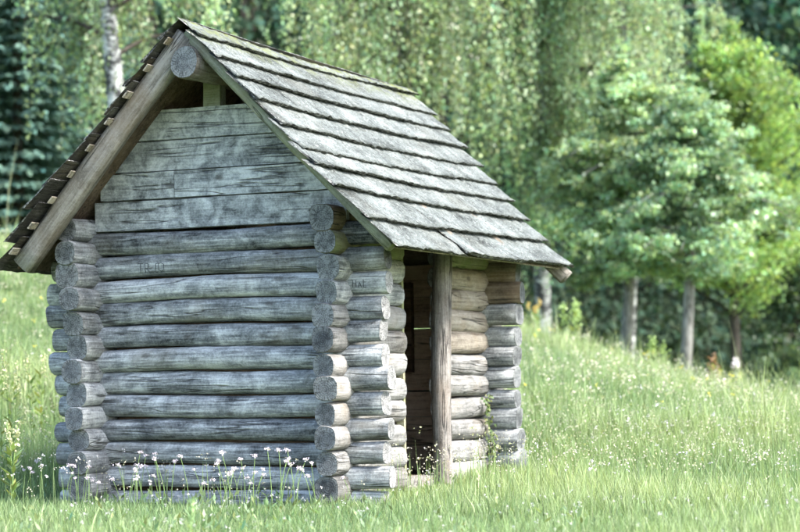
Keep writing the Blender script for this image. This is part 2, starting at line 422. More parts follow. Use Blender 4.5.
# rafters
def rafter(a, b, wdt, dep, mat, name='rafter'):
    """pole with a rounded upper and flat lower face from a to b; dep = thickness along y"""
    a = np.array(a, float); b = np.array(b, float); d = b - a; L = np.linalg.norm(d); d /= L
    nrm = np.array([-d[2], 0, d[0]]); nrm *= np.sign(nrm[2])
    prof = [(-.5, -.5), (-.28, -.5), (.28, -.5), (.5, -.36), (.5, .36), (.28, .5), (-.28, .5), (-.5, .36), (-.5, -.36)][1:]
    n = 14; V = []; ph = rng.uniform(0, 6, 2)
    for i in range(n):
        t = i / (n - 1) * L; wv = 1 + .03 * np.sin(t * 5 + ph[0]) + rng.normal(0, .008)
        for (u, v) in prof:
            V.append((t, dep * v * wv + .008 * sin(t * 3 + ph[1]), wdt * u * wv))
    k = len(prof); F = [(i * k + j, i * k + (j + 1) % k, (i + 1) * k + (j + 1) % k, (i + 1) * k + j) for i in range(n - 1) for j in range(k)]
    F += [tuple(range(k))[::-1], tuple((n - 1) * k + j for j in range(k))]
    me = mesh(name, V, F, [M[mat]])
    o = obj(name, me, hut, a - HUT)
    R = Matrix((tuple(d), (0, 1, 0), tuple(np.cross(d, [0, 1, 0])))).transposed()
    o.rotation_euler = R.to_euler(); return o
rafter((RX + .02, -.44, 3.105), (-2.26, -.44, 1.59), .15, .11, 'rafter')
rafter((RX + .02, -.45, 3.125), (.575, -.45, 1.615), .075, .085, 'rafter_green')
for y, xe in ((.9, .46), (1.9, .46), (2.98, .62)):
    rafter((RX, y, 3.08), (-2.2, y, 1.60), .12, .10, 'rafter')
    rafter((RX, y, 3.08), (xe, y, 3.08 - (xe - RX) * .995), .12, .10, 'rafter')

# roof covering: two decks of overlapping rough boards on laths
SLR = math.atan2(1.64, 1.59); SLL = math.atan2(1.62, 1.48)
def slope_pt(side, sl, y, h):
    """sl = distance down the slope from the ridge, h = height above the slope plane"""
    a = SLR if side > 0 else SLL
    return (RX + side * (sl * cos(a) + h * sin(a)), y, 3.24 - sl * sin(a) + h * cos(a) - .035)
front_s = [.0, .19, .416, .613, .845, 1.078, 1.325, 1.492, 1.70, 1.995, 2.245]
back_s = [-.04, .10, .345, .565, .80, 1.02, 1.24, 1.46, 1.695, 1.955, 2.245]
front_y = [-.42, -.53, -.55, -.54, -.56, -.54, -.58, -.64, -.67, -.60, -.53]
back_y = [3.60, 3.53, 3.48, 3.41, 3.38, 3.35, 3.26, 3.23, 3.13, 3.08, 3.04]
def vnoise(n, amp, sm):
    k = np.ones(sm) / sm; a = np.convolve(rng.normal(0, 1, n + 2 * sm), k, 'same')[sm:-sm]; return amp * a * math.sqrt(sm)
def course(side, i, ya=None, yb=None, s_off=0.0, lift=0.0, curl=0.0):
    y0 = front_y[i] if ya is None else ya; y1 = back_y[i] if yb is None else yb
    n = max(12, int((y1 - y0) / .045)); q = 6; T = .023
    ys = np.linspace(y0, y1, n); tt = (ys - front_y[i]) / (back_y[i] - front_y[i])
    lo = front_s[i] + (back_s[i] - front_s[i]) * tt + s_off; j = max(i - 1, 0)
    up = front_s[j] + (back_s[j] - front_s[j]) * tt - .09
    if i == 1: up = np.full(n, -.015)
    lo = lo + vnoise(n, .0045, 17) + rng.normal(0, .004, n)
    sag = vnoise(n, .003, 31) - .02 * np.sin(tt * pi)
    V = []; C_ = []
    gridn = rng.normal(0, .0035, (n, q + 1))
    for r_ in range(n):
        fray = rng.normal(0, .012) if r_ in (0, n - 1) else 0
        yv = ys[r_]
        for c_ in range(q + 1):
            f = c_ / q; s_ = up[r_] + (lo[r_] - up[r_]) * f
            h = .006 + (.041 + lift) * f + gridn[r_, c_] + sag[r_]
            if curl and f > .5: h += curl * (f - .5) ** 2 * 4
            if r_ in (0, n - 1): h -= .008; yv = ys[r_] + rng.normal(0, .008)
            V.append(slope_pt(side, s_, yv, h)); C_.append((max(0, 1 - abs(s_) / .32) if i < 3 else .0, 0, 0))
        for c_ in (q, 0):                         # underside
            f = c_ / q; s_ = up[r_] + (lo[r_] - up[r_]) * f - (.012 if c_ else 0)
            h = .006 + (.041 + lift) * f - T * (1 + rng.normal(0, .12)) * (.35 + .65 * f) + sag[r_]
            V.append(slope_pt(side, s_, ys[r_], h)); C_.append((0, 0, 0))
    k = q + 3; F = []; fm = []
    for r_ in range(n - 1):
        for c_ in range(k):
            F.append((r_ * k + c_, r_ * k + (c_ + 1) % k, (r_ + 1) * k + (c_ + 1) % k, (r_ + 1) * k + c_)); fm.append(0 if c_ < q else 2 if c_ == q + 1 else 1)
    F += [tuple(range(k))[::-1], tuple((n - 1) * k + c_ for c_ in range(k))]; fm += [1, 1]
    if side < 0: F = [f[::-1] for f in F]
    V = np.array(V); org = V.mean(0)
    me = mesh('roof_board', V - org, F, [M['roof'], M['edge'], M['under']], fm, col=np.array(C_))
    for p in me.polygons: p.use_smooth = p.material_index == 0
    return obj('roof_board', me, roofs[side], org - HUT)
roofs = {}
for side in (1, -1):                               # a deck of laths under each slope carries its boards
    lathsl = [.16 + .233 * j for j in range(9)] + [2.17]
    m = MB(); a, b = slope_pt(side, .06, -.30, -.055), slope_pt(side, 2.2, 3.0, -.055)
    V = [slope_pt(side, s_, y_, h_) for s_ in (.05, 2.16) for y_ in (-.36, 2.98) for h_ in (-.05, -.034)]
    m.add(np.array(V) - HUT, [(0, 1, 3, 2), (4, 6, 7, 5), (0, 4, 5, 1), (2, 3, 7, 6), (0, 2, 6, 4), (1, 5, 7, 3)])
    roofs[side] = obj('roof_deck', m.mesh('roof_deck', M['log_dark'], False), hut)
    roofs[side]['label'] = 'lichen grey sunlit roof slope above the doorway' if side > 0 else 'shaded roof slope on the far side from the doorway'
    for s_ in lathsl[:-1] if side < 0 else lathsl:
        m = MB(); yf = (-.545 if side < 0 else -.43) + rng.uniform(-.03, .02)
        V = [slope_pt(side, s_ + ds, y_, h_) for ds in (-.028, .028) for y_ in (yf, 3.0) for h_ in (-.030, -.021)]
        V = np.array(V); org = V.mean(0)
        m.add(V - org, [(0, 1, 3, 2), (4, 6, 7, 5), (0, 4, 5, 1), (2, 3, 7, 6), (0, 2, 6, 4), (1, 5, 7, 3)])
        obj('lath', m.mesh('lath', M['batten'], False), roofs[side], org - HUT)
    for i in range(1, 11):
        if side > 0 and i == 9:
            course(side, 9, yb=.66); course(side, 9, ya=.64, s_off=.0, lift=.006)
        elif side > 0 and i == 10:
            course(side, 10, yb=.78, lift=-.004); course(side, 10, ya=.74, lift=.012, curl=.01)
        else: course(side, i, lift=rng.uniform(-.006, .006))

# doorway: door post, jamb board, inner frame post
log((.115, 1.53, -.16), (.115, 1.575, 1.70), .074, 'post', 'end', name='door_post', bend=.012, flat=1)
m = MB(); m.box((-.03, 0, 0), (.03, .03, 1.62), jit=.003)
obj('door_jamb', m.mesh('door_jamb', M['log_green'], False), hut, np.array([.02, .945, .02]) - HUT)
m = MB(); m.box((-.035, -.03, 0), (.035, .03, .72), jit=.003)
obj('inner_door_post', m.mesh('inner_door_post', M['log_dark'], False), hut, np.array([-.55, 2.49, .80]) - HUT)
m = MB(); m.box((-.06, 0, 0), (.06, .80, .09), jit=.003)
obj('threshold', m.mesh('threshold', M['post'], False), hut, np.array([0, .95, -.06]) - HUT)
m = MB(); m.box((WX + .12, .12, -.06), (-.12, DY - .12, .015))
obj('floor', m.mesh('floor', M['floor'], False), hut, -HUT)

# carved letters on two front logs
def carving(strokes, x0, z0, s, host):
    """dark scratched strokes laid on the real surface of the log"""
    m = MB(); W = Matrix.LocRotScale(Vector(host.location) + Vector(HUT), host.rotation_euler, None); Wi = W.inverted()
    tree = BVHTree.FromPolygons([W @ v.co for v in host.data.vertices], [tuple(p.vertices) for p in host.data.polygons])
    for st in strokes:
        st = np.array(st, float); u = np.linspace(0, len(st) - 1, 4 * (len(st) - 1) + 1); pts = []
        for t_ in u:
            x = x0 + np.interp(t_, range(len(st)), st[:, 0]) * s; z = z0 + np.interp(t_, range(len(st)), st[:, 1]) * s
            hit = tree.ray_cast(Vector((x, -1.5, z)), Vector((0, 1, 0)))[0]
            if hit is not None: pts.append((x, hit.y - .0005, z))
        if len(pts) > 1: m.tube(pts, .0027, 5)
    me = m.mesh('carved_letters', M['carve']); me.transform(Wi)
    return obj('carved_letters', me, host, kind='stuff')
T_ = [[(0, 1), (.7, 1)], [(.35, 1), (.33, 0)]]
R_ = [[(.95, 0), (.95, 1), (1.3, 1), (1.45, .75), (1.3, .5), (.95, .5)], [(1.2, .5), (1.5, -.1)]]
U_ = [[(1.75, .15), (2.3, .1), (2.35, .95)], [(2.35, .95), (2.75, 1.0)]]
O_ = [[(2.7, .95), (2.7, .2), (3.0, .1), (3.3, .2), (3.35, .85), (3.05, 1.02), (2.7, .95)]]
carving(T_ + R_ + U_ + O_, -1.545, 1.50 + .035, .062, front_logs[10])
H_ = [[(0, 0), (0, 1)], [(0, .5), (.5, .5)], [(.5, 0), (.5, 1)], [(.8, 0), (1.05, .7), (1.3, 0)], [(1.6, 1), (1.6, 0), (2.0, 0)]]
carving(H_, .115, 1.375, .05, front_logs[9])

# ------------------------------------------------------------------ plants: leaf clouds
def leaves(cen, direc, nrm, length, width, tint):
    """one folded rhomb per leaf"""
    n = len(cen); direc = direc / (np.linalg.norm(direc, axis=1)[:, None] + 1e-9)
    side = np.cross(direc, nrm); side /= np.linalg.norm(side, axis=1)[:, None] + 1e-9
    length = np.broadcast_to(length, (n,))[:, None]; width = np.broadcast_to(width, (n,))[:, None]
    V = np.stack([cen, cen + direc * length * .45 + side * width * .5, cen + direc * length, cen + direc * length * .45 - side * width * .5], 1).reshape(-1, 3)
    F = np.arange(n * 4).reshape(n, 4)
    return V, F, np.repeat(tint, 4, 0)
def rnd_dir(n):
    v = rng.normal(0, 1, (n, 3)); return v / np.linalg.norm(v, axis=1)[:, None]
def tints(n, lo=.6, hi=1.35, warm=.12):
    b = rng.uniform(lo, hi, n); w_ = rng.normal(0, warm, n)
    return np.stack([b * (1 + w_), b, b * (1 - .6 * w_)], -1)
def cloud(cens, sizes, per, leaf, up=.7, droop=.3, tint_c=None, lo=.6, hi=1.35):
    """leaves in flattened clumps"""
    n = len(cens); ids = np.repeat(np.arange(n), per)
    off = rng.normal(0, .5, (len(ids), 3)) * sizes[ids]
    cen = cens[ids] + off
    nr = rnd_dir(len(ids)) * (1 - up) + np.array([0, 0, up]); 
    dr = rnd_dir(len(ids)); dr[:, 2] -= droop
    t = tints(len(ids), lo, hi)
    if tint_c is not None: t = t * tint_c[ids]
    L = leaf * rng.uniform(.7, 1.3, len(ids))
    return leaves(cen, dr, nr, L, L * .75, t)
def catV(parts):
    V = []; F = []; C_ = []; n = 0
    if len({f.shape[1] for _, f, _ in parts}) > 1:
        parts = [(v, np.vstack([f[:, [0, 1, 2]], f[:, [0, 2, 3]]]) if f.shape[1] == 4 else f, c) for v, f, c in parts]
    for v, f, c in parts: V.append(v); F.append(f + n); C_.append(c); n += len(v)
    return np.vstack(V), np.vstack(F), np.vstack(C_)
def base_at(px, d):
    s = (px - 400) / 2100 * d; x, y = sd(s, d); return np.array([x, y, float(ground_z(x, y))])

def weeping_birch(px, d, label, H=12, R=3.0, n=420, lowest=2.6, per=.045, tint=1.0, seed=0, clear=0.0, cover=0):
    b = base_at(px, d); t = thing('weeping_birch', b, label, 'tree', 'weeping birches behind the hut')
    m = MB(); zz = np.linspace(-.3, H, 16); lx = .14 * np.sin(zz * .5 + seed); ly = .12 * np.sin(zz * .43 + 2 * seed)
    m.tube(np.stack([lx, ly, zz], -1), np.interp(zz, [-.3, .5, H], [.27, .215, .03]), 9)
    starts = []
    for k in range(26):
        h = rng.uniform(H * .3, H * .97); a = rng.uniform(0, 6.28); L = R * rng.uniform(.55, 1.1) * (1.05 - .45 * max(0, (h / H - .55) / .45))
        u = np.linspace(0, 1, 7)
        px_ = np.interp(h, zz, lx) + np.cos(a) * L * u; py_ = np.interp(h, zz, ly) + np.sin(a) * L * u
        pz_ = h + 1.5 * u * (1 - u * .55) * L / R * 1.5 
        m.tube(np.stack([px_, py_, pz_], -1), np.linspace(.05, .010, 7), 5, 1)
        for f in rng.uniform(.08, 1, max(1, int(n / 156 * rng.choice([.35, .7, 1.0, 1.9])))):
            g0 = np.array([np.interp(f, u, px_), np.interp(f, u, py_), np.interp(f, u, pz_)]) + rng.normal(0, .15, 3); gt = rng.uniform(.5, 1.6); gl = rng.uniform(1.4, 4.4)
            for q_ in range(6): starts.append((g0 + rng.normal(0, .12, 3) * np.array([1, 1, 1.6]), gt, gl * rng.uniform(.6, 1.1)))
    tr = obj('trunk', m.mesh('trunk', [M['birch_bark'], M['bark_dark']]), t)
    tw = MB(); cen = []; dirs = []; stint = []
    for k in range(cover):                          # drapes hanging in front of the stem
        h = rng.uniform(4.5, H * .9); r_ = rng.uniform(.3, 1.0); g0 = np.array([-FWD[0] * r_, -FWD[1] * r_, h]) + np.array([RGT[0], RGT[1], 0]) * rng.normal(0, .3); gt = rng.uniform(.6, 1.5)
        for q_ in range(6): starts.append((g0 + rng.normal(0, .12, 3), gt, rng.uniform(1.5, 3.5)))
    for p, gt, gl in starts:
        zl = max(lowest * rng.uniform(.8, 1.5), p[2] - gl); L = max(.6, p[2] - zl)
        if abs(p[0] * RGT[0] + p[1] * RGT[1]) < clear and p[0] * FWD[0] + p[1] * FWD[1] < .3 and rng.uniform() < .85: continue
        a = rng.uniform(0, 6.28); o = rng.uniform(.1, .45); u = np.linspace(0, 1, 6)
        q = np.stack([p[0] + np.cos(a) * o * np.sqrt(u), p[1] + np.sin(a) * o * np.sqrt(u), p[2] + .25 * u * (1 - u) - L * u ** 1.25], -1)
        tw.tube(q, np.linspace(.009, .003, 6), 3, cap=False)
        k = int(L / per); f = rng.uniform(.02, 1, k)
        c = np.stack([np.interp(f, u, q[:, i]) for i in range(3)], -1)
        cen.append(c + rng.normal(0, .05, c.shape)); stint.append(np.tile(gt * rng.uniform(.85, 1.15) * np.array([[rng.uniform(.88, 1.15), 1, rng.uniform(.85, 1.1)]]), (k, 1)))
    cen = np.vstack(cen); dr = rnd_dir(len(cen)) * .7 + np.array([0, 0, -.8]); nr = rnd_dir(len(cen)) + np.array([.3, -.3, .25])
    L = rng.uniform(.06, .115, len(cen))
    cl = obj('crown', mesh('crown', *[x for x in leaves(cen, dr, nr, L, L * .75, tints(len(cen), .6, 1.4, .10) * tint)][:2], M['birch_leaf'], smooth=False, col=None), t)
    # colours for the leaves
    c = tints(len(cen), .6, 1.4, .10) * tint * np.vstack(stint); a_ = cl.data.attributes.new('tint', 'FLOAT_COLOR', 'POINT')
    cc = np.ones((len(cen) * 4, 4), np.float32); cc[:, :3] = np.repeat(c, 4, 0); a_.data.foreach_set('color', cc.ravel())
    obj('twigs', tw.mesh('twigs', M['bark_dark']), cl)
    return t

def broadleaf(name, px, d, label, H, R, z0, mat, barkm, nclump, per, leaf, prof, flat=.35, tint=(1, 1, 1), tr=.16, group=None, droop=.5, rise=.35, lean_=(0, 0)):
    b = base_at(px, d); t = thing(name, b, label, 'tree', group)
    m = MB(); zz = np.linspace(-.4, H * .93, 12)
    lx = .10 * np.sin(zz * .6 + px) + lean_[0] * zz / H; ly = .1 * np.sin(zz * .5 + d) + lean_[1] * zz / H
    m.tube(np.stack([lx, ly, zz], -1), np.interp(zz, [-.4, .4, z0, H], [tr * 1.4, tr, tr * .85, .02]), 9)
    nb = nclump // 7; c = []; csz = []; ct = []
    for k in range(nb):                             # boughs in uneven tiers, leaf sprays along their outer part
        u = rng.uniform(0, 1) ** .9; a = rng.uniform(0, 6.28); L = R * np.interp(u, *prof) * rng.choice([.6, .85, 1.0, 1.15, 1.35]) * rng.uniform(.9, 1.1)
        h = z0 + u * (H - z0) * .96; bt = rng.uniform(.65, 1.35); f = np.linspace(0, 1, 6)
        x0 = np.interp(h, zz, lx); y0 = np.interp(h, zz, ly); bz = h + L * (rise * f - droop * f * f)
        q = np.stack([x0 + np.cos(a) * L * f, y0 + np.sin(a) * L * f, bz], -1)
        m.tube(q, np.linspace(tr * .26, .006, 6), 4)
        for f_ in rng.uniform(.25, 1.05, 8 if L > .5 * R else 5):
            p_ = np.array([np.interp(f_, f, q[:, i]) for i in range(3)]); tw_ = rng.normal(0, .16 * L, 3) * np.array([1, 1, .35])
            c.append(p_ + tw_); csz.append(R * .15 * (1.25 - .5 * f_) * rng.uniform(.6, 1.4)); ct.append(bt * rng.uniform(.85, 1.15))
    top = np.linspace(.9, 1.02, 6)
    for f_ in top: c.append(np.array([np.interp(H * f_, zz, lx), np.interp(H * f_, zz, ly), H * f_])); csz.append(R * .07); ct.append(1.1)
    c = np.array(c); nclump = len(c)
    obj('trunk', m.mesh('trunk', M[barkm]), t)
    sz = np.array(csz)[:, None] * np.array([1, 1, flat]); ct = np.array(ct)[:, None] * np.array([tint])
    V, F, C_ = cloud(c, sz, per, leaf, .55, droop, ct)
    obj('crown', mesh('crown', V, F, M[mat], smooth=False, col=C_), t)
    return t

PF_LIN = ([0, .12, .35, .65, .9, 1], [.55, .9, 1.0, .72, .35, .08])
PF_MAP = ([0, .15, .4, .7, .92, 1], [.75, 1.0, .9, .55, .22, .05])
weeping_birch(119, 38, 'weeping birch with white trunk showing left of the roof peak', H=12.5, R=3.4, n=820, lowest=2.1, clear=.30, seed=1.0)
weeping_birch(345, 44, 'weeping birch with drooping twigs behind the middle of the roof', H=13, R=4.0, n=1150, lowest=2.2, tint=1.1, seed=2.2, cover=12)
weeping_birch(548, 50, 'weeping birch whose pale trunk shows just right of the hut', H=14, R=3.5, n=1150, lowest=2.2, tint=1.15, seed=3.7, cover=26)
weeping_birch(631, 56, 'weeping birch rising behind the pale yellowish linden', H=15, R=3.4, n=760, lowest=4.5, tint=1.15, seed=5.1, cover=14)
LG = 'young lindens at the meadow edge'
broadleaf('linden_tree', 622, 44, 'linden with pale yellowish drooping foliage, left of the two lindens', 7.2, 1.65, 2.6, 'linden_leaf', 'bark', 760, 52, .10, PF_LIN, .42, (1.22, 1.22, 1.1), .125, LG, lean_=(.2, 0))
broadleaf('linden_tree', 690, 42, 'linden with layered grey green foliage, right of the two lindens', 6.6, 1.6, 2.75, 'linden_leaf', 'bark', 720, 54, .10, PF_LIN, .36, (1.12, 1.16, 1.12), .125, LG)
broadleaf('maple_tree', 738, 57, 'bright yellow green maple at the right edge behind the lindens', 10.6, 2.7, 2.8, 'maple_leaf', 'bark_dark', 760, 52, .13, PF_MAP, .8, (1.05, 1.08, .9), .16, droop=.1, rise=.75)
broadleaf('hazel_bush', 800, 60, 'dark green bushy tree at the far right edge', 5.5, 2.6, .6, 'birch_leaf', 'bark_dark', 420, 44, .13, PF_MAP, .6, (.42, .5, .5), .12)

def spruce(px, d, label, H, R, seed):
    b = base_at(px, d); t = thing('spruce_tree', b, label, 'tree', 'dark spruces left of the hut')
    m = MB(); zz = np.linspace(-.3, H, 8); m.tube(np.stack([0 * zz, 0 * zz, zz], -1), np.interp(zz, [-.3, H], [.2, .02]), 8)
    obj('trunk', m.mesh('trunk', M['bark_dark']), t)
    P_ = []; N_ = []; D_ = []
    z = .5
    while z < H - .2:
        L0 = R * (1 - z / H) ** .8 + .1; k = int(9 + 6 * (1 - z / H)); a0 = rng.uniform(0, 6.28)
        for j in range(k):
            a = a0 + 6.28 * j / k + rng.normal(0, .12); L = L0 * rng.uniform(.8, 1.1); c = int(26 * L / 1.2) + 8
            u = rng.uniform(.1, 1, c); w_ = rng.normal(0, .16, c) * L * (1.1 - u)
            rx = u * L; P_.append(np.stack([rx * cos(a) - w_ * sin(a), rx * sin(a) + w_ * cos(a), z - .22 * L * u + .12 * L * u * u + rng.normal(0, .03, c)], -1))
            D_.append(np.stack([cos(a) - .6 * w_ * sin(a), sin(a) + .6 * w_ * cos(a), np.full(c, -.35)], -1))
        z += .42 * (1 - .4 * z / H)
    P_ = np.vstack(P_); D_ = np.vstack(D_); n = len(P_)
    V, F, C_ = leaves(P_, D_ + rnd_dir(n) * .35, np.array([[0, 0, 1.]]) + rnd_dir(n) * .4, rng.uniform(.22, .4, n), rng.uniform(.10, .17, n), tints(n, .6, 1.5, .08))
    obj('crown', mesh('crown', V, F, M['spruce_needle'], smooth=False, col=C_), t)
spruce(22, 56, 'broad dark spruce nearest the left edge of the picture', 13, 3.4, 1)
spruce(92, 60, 'dark spruce between the birch trunk and the left roof edge', 15, 3.4, 2)
spruce(-70, 58, 'dark spruce just beyond the left edge of the picture', 13, 3.2, 3)

# far wood: reads as one dark mass
parts = []; tm = MB()
for k in range(104):
    d = rng.uniform(74, 100); s = rng.uniform(-46, 46) if k > 50 else -46 + 92 * (k % 25) / 25 + 1.8 * (k // 25)
    if k <= 50: d = 78 + 14 * (k // 25)
    x, y = sd(s, d); z = float(ground_z(x, y)); H = rng.uniform(13, 19); R = rng.uniform(2.6, 4.2)
    n = 170; u = rng.uniform(0, 1, n); a = rng.uniform(0, 6.28, n); rad = R * np.interp(u, [0, .3, .6, 1], [.75, 1, .8, .1]) * rng.uniform(0, 1, n) ** .35
    c = np.stack([x + rad * np.cos(a), y + rad * np.sin(a), z + 1.8 + u * (H - 1.8)], -1)
    sz = rng.uniform(.6, 1.3, n)[:, None] * np.array([[.85, .85, .42]])
    ct = rng.uniform(.7, 1.2) * rng.uniform(.75, 1.25, (n, 1)) * np.array([[rng.uniform(.8, 1.1), 1, rng.uniform(.85, 1.25)]])
    parts.append(cloud(c, sz, 12, .38, .5, .3, ct))
    tm.tube([(x, y, z - .3), (x + rng.normal(0, .2), y, z + H * .8)], [.24, .05], 6)
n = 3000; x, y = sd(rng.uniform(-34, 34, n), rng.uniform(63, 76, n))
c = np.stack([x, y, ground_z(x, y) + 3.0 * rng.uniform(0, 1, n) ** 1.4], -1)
parts.append(cloud(c, np.tile([[.9, .9, .6]], (n, 1)), 16, .26, .5, .2, rng.uniform(.28, .5, (n, 1)) * np.ones((1, 3))))  # undergrowth, its dark tint paints in the shade of the trees
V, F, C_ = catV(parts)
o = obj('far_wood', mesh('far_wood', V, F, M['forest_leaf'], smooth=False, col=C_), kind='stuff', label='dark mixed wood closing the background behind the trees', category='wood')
obj('trunks', tm.mesh('trunks', M['bark_dark']), o, kind='stuff')

# ------------------------------------------------------------------ meadow grass
def blades(x, y, h, w_, tint, bendf=.45):
    n = len(x); z = ground_z(x, y) - .015
    a = rng.uniform(0, 6.28, n); f = np.stack([np.cos(a), np.sin(a), 0 * a], -1)
    b = rng.uniform(0, 6.28, n); bd = np.stack([np.cos(b), np.sin(b), 0 * b], -1) * (h * bendf * rng.uniform(.2, 1.2, n))[:, None]
    p = np.stack([x, y, z], -1); up = np.stack([0 * h, 0 * h, h], -1); hw = (w_ * .5)[:, None]
    V = np.stack([p - f * hw, p + f * hw, p + up * .55 + bd * .35 - f * hw * .8, p + up * .55 + bd * .35 + f * hw * .8, p + up + bd], 1).reshape(-1, 3)
    i = np.arange(n)[:, None] * 5
    F = np.concatenate([i + np.array([[0, 1, 3]]), i + np.array([[0, 3, 2]]), i + np.array([[2, 3, 4]])])
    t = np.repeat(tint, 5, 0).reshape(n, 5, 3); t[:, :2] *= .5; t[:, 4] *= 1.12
    return V, F, t.reshape(-1, 3)
def patch(x, y):
    f_ = .5 + .5 * np.sin(x * 4.3 + 2 * np.sin(y * 2.9)) * np.sin(y * 5.1 + 2 * np.sin(x * 3.7))
    return .35 * f_ + .65 * patch0(x, y)
def patch0(x, y):
    return .5 + .25 * np.sin(x * .9 + 1.7 * np.sin(y * .6)) + .25 * np.sin(y * 1.3 + 1.2 * np.sin(x * .8))
def scatter(n, d0, d1, margin=1.15, pw=1.0):
    d = d0 + (d1 - d0) * rng.uniform(0, 1, n) ** pw; s = (rng.uniform(-1, 1, n)) * d * (400 / 2100) * margin
    x, y = sd(s, d); ok = ~((x > WX - .02) & (x < .03) & (y > -.03) & (y < DY + .03)); return x[ok], y[ok], d[ok]
def gtint(n, p):
    b = rng.uniform(.4, 1.4, n) * (.65 + .65 * p); k = rng.uniform(0, 1, n)
    c = np.stack([b * (.80 + .38 * p), b, b * (.85 + .2 * rng.uniform(0, 1, n))], -1)
    dry = k < (.07 + .16 * p); c[dry] = np.stack([1.9 * b, 1.55 * b, 1.9 * b], -1)[dry]; return c
parts = []
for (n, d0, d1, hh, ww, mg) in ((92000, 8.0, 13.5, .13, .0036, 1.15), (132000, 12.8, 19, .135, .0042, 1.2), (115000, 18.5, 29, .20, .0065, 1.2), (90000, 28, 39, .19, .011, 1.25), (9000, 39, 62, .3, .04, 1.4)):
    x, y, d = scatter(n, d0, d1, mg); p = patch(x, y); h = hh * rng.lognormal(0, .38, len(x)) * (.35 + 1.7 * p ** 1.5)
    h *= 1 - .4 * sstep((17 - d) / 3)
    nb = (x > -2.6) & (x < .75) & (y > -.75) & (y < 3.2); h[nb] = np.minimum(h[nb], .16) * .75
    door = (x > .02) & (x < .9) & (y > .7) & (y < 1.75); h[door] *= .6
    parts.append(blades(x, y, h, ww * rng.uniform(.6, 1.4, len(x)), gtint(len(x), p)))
x, y, d = scatter(7000, 11, 30, 1.2); o_ = rng.uniform(0, 1, len(x)) < patch(x * 1.4 + 3, y * 1.2) ** 2; x, y = x[o_], y[o_]   # broad leaves low in the sward
for q in range(3):
    dr = rnd_dir(len(x)); dr[:, 2] = np.abs(dr[:, 2]) + .5; L = rng.uniform(.03, .075, len(x))
    parts.append(leaves(np.stack([x, y, ground_z(x, y)], -1) + rng.normal(0, .03, (len(x), 3)) + np.array([0, 0, .04]), dr, rnd_dir(len(x)) * .5 + np.array([0, 0, 1.]), L, L * .33, tints(len(x), .5, 1.1)))
V, F, C_ = catV(parts)
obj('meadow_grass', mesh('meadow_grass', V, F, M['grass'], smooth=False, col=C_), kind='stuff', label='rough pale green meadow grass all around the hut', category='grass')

# seed heads and countless small flowers of the meadow
parts = []
def heads(n, d0, d1, h0, h1, size, col, margin=1.2, mask=None, k=5, spread=1.0, pw=1.0):
    x, y, d = scatter(n, d0, d1, margin, pw)
    if mask is not None:
        o_ = mask(x, y); x, y, d = x[o_], y[o_], d[o_]
    h = rng.uniform(h0, h1, len(x)); z = ground_z(x, y)
    parts.append(blades(x, y, h, np.full(len(x), .003 + d.mean() * .00016), np.tile([[1.0, 1.0, .9]], (len(x), 1)), .08))
    c = np.repeat(np.stack([x, y, z + h], -1), k, 0) + rng.normal(0, .5, (len(x) * k, 3)) * size * spread
    t = rng.uniform(.8, 1.1, (len(c), 1)) * np.array([col])
    L = size * rng.uniform(.7, 1.3, len(c))
    parts.append(leaves(c, rnd_dir(len(c)), rnd_dir(len(c)) * .6 + np.array([0, -.3, .6]), L, L * .8, t))
W_ = np.array([3.5, 2.35, 5.4])                     # white over the grass green
heads(600, 13, 20, .2, .4, .014, W_ * .8, mask=lambda x, y: rng.uniform(0, 1, len(x)) < patch(x * 1.7, y * 1.3))
heads(900, 17, 34, .25, .45, .02, W_ * .75, mask=lambda x, y: rng.uniform(0, 1, len(x)) < patch(x * .7, y * .9) ** 2)
heads(3600, 20, 36, .25, .45, .03, np.array([2.2, 1.5, 2.5]), spread=1.8, mask=lambda x, y: rng.uniform(0, 1, len(x)) < patch(x * .5 + 2, y * .6) ** 2)
heads(10000, 14, 34, .12, .36, .013, np.array([2.5, 1.65, 2.9]), k=6, spread=2.6, mask=lambda x, y: rng.uniform(0, 1, len(x)) < .25 + .75 * patch0(x * .8 + 1, y * 1.1))
heads(3200, 13.5, 34, .28, .52, .016, np.array([1.75, 1.3, 1.5]), k=4, spread=2.2, mask=lambda x, y: ~((x > -2.4) & (x < .6) & (y > -2) & (y < 2.8)) & (rng.uniform(0, 1, len(x)) < .15 + .85 * patch0(x * .6 + 2, y * .8) ** 2))
heads(300, 9, 13, .10, .22, .009, W_ * .8)
heads(300, 19, 36, .3, .45, .022, np.array([4.0, 2.4, .8]), mask=lambda x, y: rng.uniform(0, 1, len(x)) < .35)
V, F, C_ = catV(parts)
obj('meadow_flowers', mesh('meadow_flowers', V, F, M['grass'], smooth=False, col=C_), kind='stuff', label='countless tiny pale flowers and seed heads across the meadow', category='flowers')

# ------------------------------------------------------------------ single plants
def stem_mesh(h, r=.0025, bend=.06):
    u = np.linspace(0, 1, 5); a = rng.uniform(0, 6.28); m = MB()
    pts = np.stack([bend * u ** 2 * cos(a), bend * u ** 2 * sin(a), h * u], -1)
    m.tube(pts, np.linspace(r, r * .6, 5), 5); return m.mesh('stem', M['stem']), pts[-1]
def head_mesh(size, col, n=26, flat=.5):
    c = rng.normal(0, .42, (n, 3)) * size * np.array([1, 1, flat]); L = size * rng.uniform(.4, .75, n)
    V, F, C_ = leaves(c, rnd_dir(n), rnd_dir(n) * .7 + np.array([0, -.3, .6]), L, L * .9, rng.uniform(.85, 1.05, (n, 1)) * np.array([col]))
    return mesh('flower_head', V, F, M['petal'], smooth=False, col=C_)
variants = []
for k in range(8):
    sm, tip = stem_mesh([.20, .24, .28, .32, .22, .26, .30, .35][k]); variants.append((sm, tip, head_mesh(.018, (.86, .77, .88))))
spots = []
